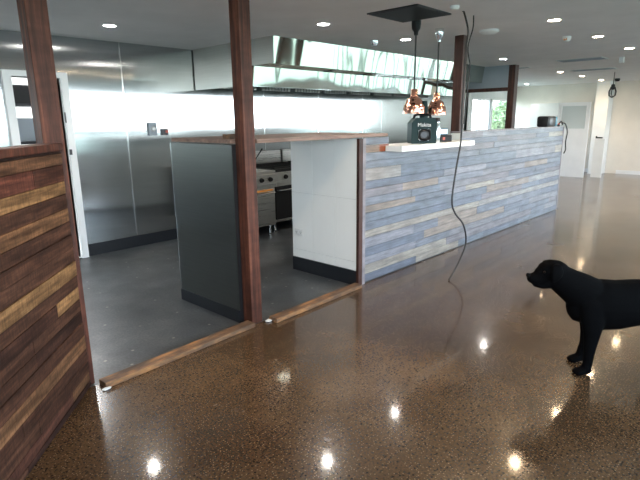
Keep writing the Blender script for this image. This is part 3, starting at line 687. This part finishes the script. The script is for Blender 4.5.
# ------------------------------------------------------------------ far end doors and boards
def leaf(x, y0, y1, z1, glazed, label, g=None):
    t = thing('door_panel', label, 'door', (x, (y0+y1)/2, 0)); hw = (y1-y0)/2
    bm = bm_new()
    if glazed:
        a0, a1, b0, b1 = -hw+.09, hw-.09, z1-.66, z1-.09
        box(bm, -.02, .02, -hw, hw, 0, b0); box(bm, -.02, .02, -hw, hw, b1, z1); box(bm, -.02, .02, -hw, a0, b0, b1); box(bm, -.02, .02, a1, hw, b0, b1)
    else: box(bm, -.02, .02, -hw, hw, 0, z1)
    d = obj('leaf', bm, 'white_paint' if glazed else 'plaster_grey', t)
    if glazed:
        bm = bm_new(); box(bm, -.006, .006, a0, a1, b0, b1); obj('pane', bm, 'frosted_glass', t)
        bm = bm_new(); box(bm, -.028, -.02, a0-.02, a1+.02, b0-.02, b0); box(bm, -.028, -.02, a0-.02, a1+.02, b1, b1+.02); box(bm, -.028, -.02, a0-.02, a0, b0, b1); box(bm, -.028, -.02, a1, a1+.02, b0, b1); obj('glazing_bead', bm, 'white_paint', t)
        bm = bm_new(); tube(bm, [(-.02, hw-.06, .95), (-.07, hw-.06, .95), (-.07, hw-.16, .95)], .01, 8); obj('handle', bm, 'chrome', t, smooth=True)
    return t
leaf(14.35, 3.99, 4.76, 1.91, True, 'white door with grey glass panel standing near the far wall')
leaf(15.3, 4.95, 5.85, 1.93, False, 'plain pale door panel standing behind the glazed white door')
bm = bm_new(); box(bm, -.025, .025, -.125, .125, 0, 1.0, .004); o = obj('white_board', bm, 'cream_board'); o.location = (14.6, 3.76, 0); tag(o, 'low white board standing in front of the pier', 'board')
bm = bm_new(); box(bm, -.02, .02, -.08, .08, 0, .035, .008); box(bm, -.02, .02, .05, .08, .02, .06, .004); o = obj('hand_tool', bm, 'dark_metal'); o.location = (14.6, 3.78, 1.0); tag(o, 'small dark tool resting on top of the low white board', 'tool')

# ------------------------------------------------------------------ dog
ER = Vector((.6833, -.7302, 0)); EF = Vector((.7302, .6833, 0))
dog_base = ER*1.85 + EF*2.93
def D(r, z, d=0): return ER*(r-1.85) + EF*d + Vector((0, 0, z))
def capsule_chain(bm, st, n=20):
    """st: list of (r, z, d, half-width across, half-height)"""
    P_ = [D(*s[:3]) for s in st]; rings = []
    m_ = len(P_)
    for i in range(m_):
        t = (P_[min(i+1, m_-1)]-P_[max(i-1, 0)]).normalized(); u = EF - t*EF.dot(t); u.normalize(); v = t.cross(u)
        a, b = st[i][3], st[i][4]
        def rg_(c, f): return [c + u*a*f*math.cos(2*PI*k/n) + v*b*f*math.sin(2*PI*k/n) for k in range(n)]
        if i == 0:
            for q in (.15, .5, .8): rings.append(rg_(P_[0]-t*min(a, b)*math.sqrt(1-q*q), q))
        rings.append(rg_(P_[i], 1))
        if i == m_-1:
            for q in (.8, .5, .15): rings.append(rg_(P_[i]+t*min(a, b)*math.sqrt(1-q*q), q))
    ring_surface(bm, rings)
bm = bm_new()
# trunk: withers over the front legs, deep chest, tucked belly
capsule_chain(bm, [(1.600, .420, 0, .085, .115), (1.65, .425, 0, .115, .150), (1.72, .424, 0, .13, .162), (1.82, .422, 0, .135, .155), (1.94, .436, 0, .13, .145), (2.10, .455, 0, .115, .125), (2.22, .46, 0, .105, .115)])
# neck and head
capsule_chain(bm, [(1.66, .475, 0, .100, .118), (1.58, .518, 0, .092, .112), (1.495, .572, 0, .080, .092), (1.43, .615, 0, .070, .080)])
capsule_chain(bm, [(1.435, .636, 0, .068, .072), (1.395, .644, 0, .070, .072), (1.358, .636, 0, .058, .062), (1.345, .630, 0, .046, .050)])
capsule_chain(bm, [(1.37, .607, 0, .05, .058), (1.335, .600, 0, .042, .046), (1.300, .598, 0, .036, .040), (1.286, .600, 0, .032, .034)])
capsule_chain(bm, [(1.42, .575, 0, .046, .040), (1.35, .556, 0, .034, .026), (1.31, .562, 0, .026, .020)])
# brow
for s in (-1, 1): capsule_chain(bm, [(1.345, .667, s*.028, .018, .018), (1.365, .678, s*.030, .018, .018)], 12)
# shoulders and front legs
for s, dr_, dz in ((-1, 0, 0), (1, .048, 0)):
    dd = s*.085
    capsule_chain(bm, [(1.640+dr_*.5, .45, s*.075, .045, .085), (1.642+dr_*.8, .36, s*.080, .050, .075), (1.642+dr_*1.35, .28, dd, .042, .054), (1.640+dr_*1.4, .21, dd, .034, .042), (1.638+dr_*1.3, .13, dd, .029, .032), (1.636+dr_, .07, dd, .027, .029), (1.630+dr_, .04, dd, .028, .028)])
    capsule_chain(bm, [(1.638+dr_, .030, dd, .030, .026), (1.60+dr_, .026, dd, .036, .024), (1.578+dr_, .020, dd, .033, .018)], 16)
    for k in (-1.5, -.5, .5, 1.5):
        o_ = .006*abs(k); capsule_chain(bm, [(1.60+dr_, .022, dd+k*.017, .010, .018), (1.570+dr_+o_, .018, dd+k*.018, .011, .016), (1.556+dr_+o_, .013, dd+k*.018, .009, .010)], 10)
# hind legs (outside the frame): thigh, knee forward, hock back
for s in (-1, 1):
    dd = s*.085
    capsule_chain(bm, [(2.22, .46, s*.06, .06, .10), (2.18, .38, dd, .055, .09), (2.15, .30, dd, .045, .06), (2.22, .22, dd, .032, .036), (2.285, .165, dd, .024, .028), (2.27, .10, dd, .022, .023), (2.255, .04, dd, .024, .024)])
    capsule_chain(bm, [(2.26, .028, dd, .028, .024), (2.225, .024, dd, .034, .022), (2.20, .018, dd, .031, .016)], 16)
# tail
capsule_chain(bm, [(2.28, .53, 0, .032, .032), (2.36, .50, 0, .028, .028), (2.45, .42, 0, .022, .022), (2.52, .35, 0, .014, .014)], 12)
bmesh.ops.recalc_face_normals(bm, faces=bm.faces)
me = bpy.data.meshes.new('tmp'); bm.to_mesh(me); bm.free(); tmp = bpy.data.objects.new('tmp', me); COL.objects.link(tmp)
md = tmp.modifiers.new('r', 'REMESH'); md.mode = 'VOXEL'; md.voxel_size = .0065; md.use_smooth_shade = True
ms_ = tmp.modifiers.new('s', 'SMOOTH'); ms_.factor = .5; ms_.iterations = 9
bpy.context.view_layer.update()
me2 = bpy.data.meshes.new_from_object(tmp.evaluated_get(bpy.context.evaluated_depsgraph_get())); bpy.data.objects.remove(tmp)
me2.name = 'body'; me2.materials.clear(); me2.materials.append(G['black_fur'])
for p in me2.polygons: p.use_smooth = True
dog = thing('dog', 'black labrador dog standing on the polished floor, facing left', 'dog', dog_base)
ob = bpy.data.objects.new('body', me2); COL.objects.link(ob); ob.parent = dog
# ears: folded flaps
for s in (-1, 1):
    bm = bm_new(); rings = []
    for r, z, d, a, b in [(1.405, .700, .048, .006, .012), (1.400, .690, .062, .009, .030), (1.402, .660, .074, .009, .036), (1.398, .630, .077, .008, .032), (1.390, .603, .074, .006, .018), (1.386, .594, .072, .003, .006)]:
        c = D(r, z, d*s); rings.append([c + EF*s*a*math.cos(2*PI*k/14) + ER*b*math.sin(2*PI*k/14) for k in range(14)])
    ring_surface(bm, rings); obj('ear', bm, 'black_fur', dog, smooth=True, angle=2.5)
for s in (-1, 1):
    bm = bm_new(); bmesh.ops.create_uvsphere(bm, u_segments=14, v_segments=10, radius=.0075); bmesh.ops.translate(bm, verts=bm.verts, vec=D(1.338, .650, s*.043)); obj('eye', bm, 'dog_eye_brown', dog, smooth=True)
bm = bm_new(); bmesh.ops.create_uvsphere(bm, u_segments=16, v_segments=12, radius=.018)
for v in bm.verts: v.co = ER*(v.co.x*.75) + EF*v.co.y*1.05 + Vector((0, 0, v.co.z*.8))
bmesh.ops.translate(bm, verts=bm.verts, vec=D(1.262, .618, 0)); obj('nose', bm, 'dog_nose_black', dog, smooth=True)
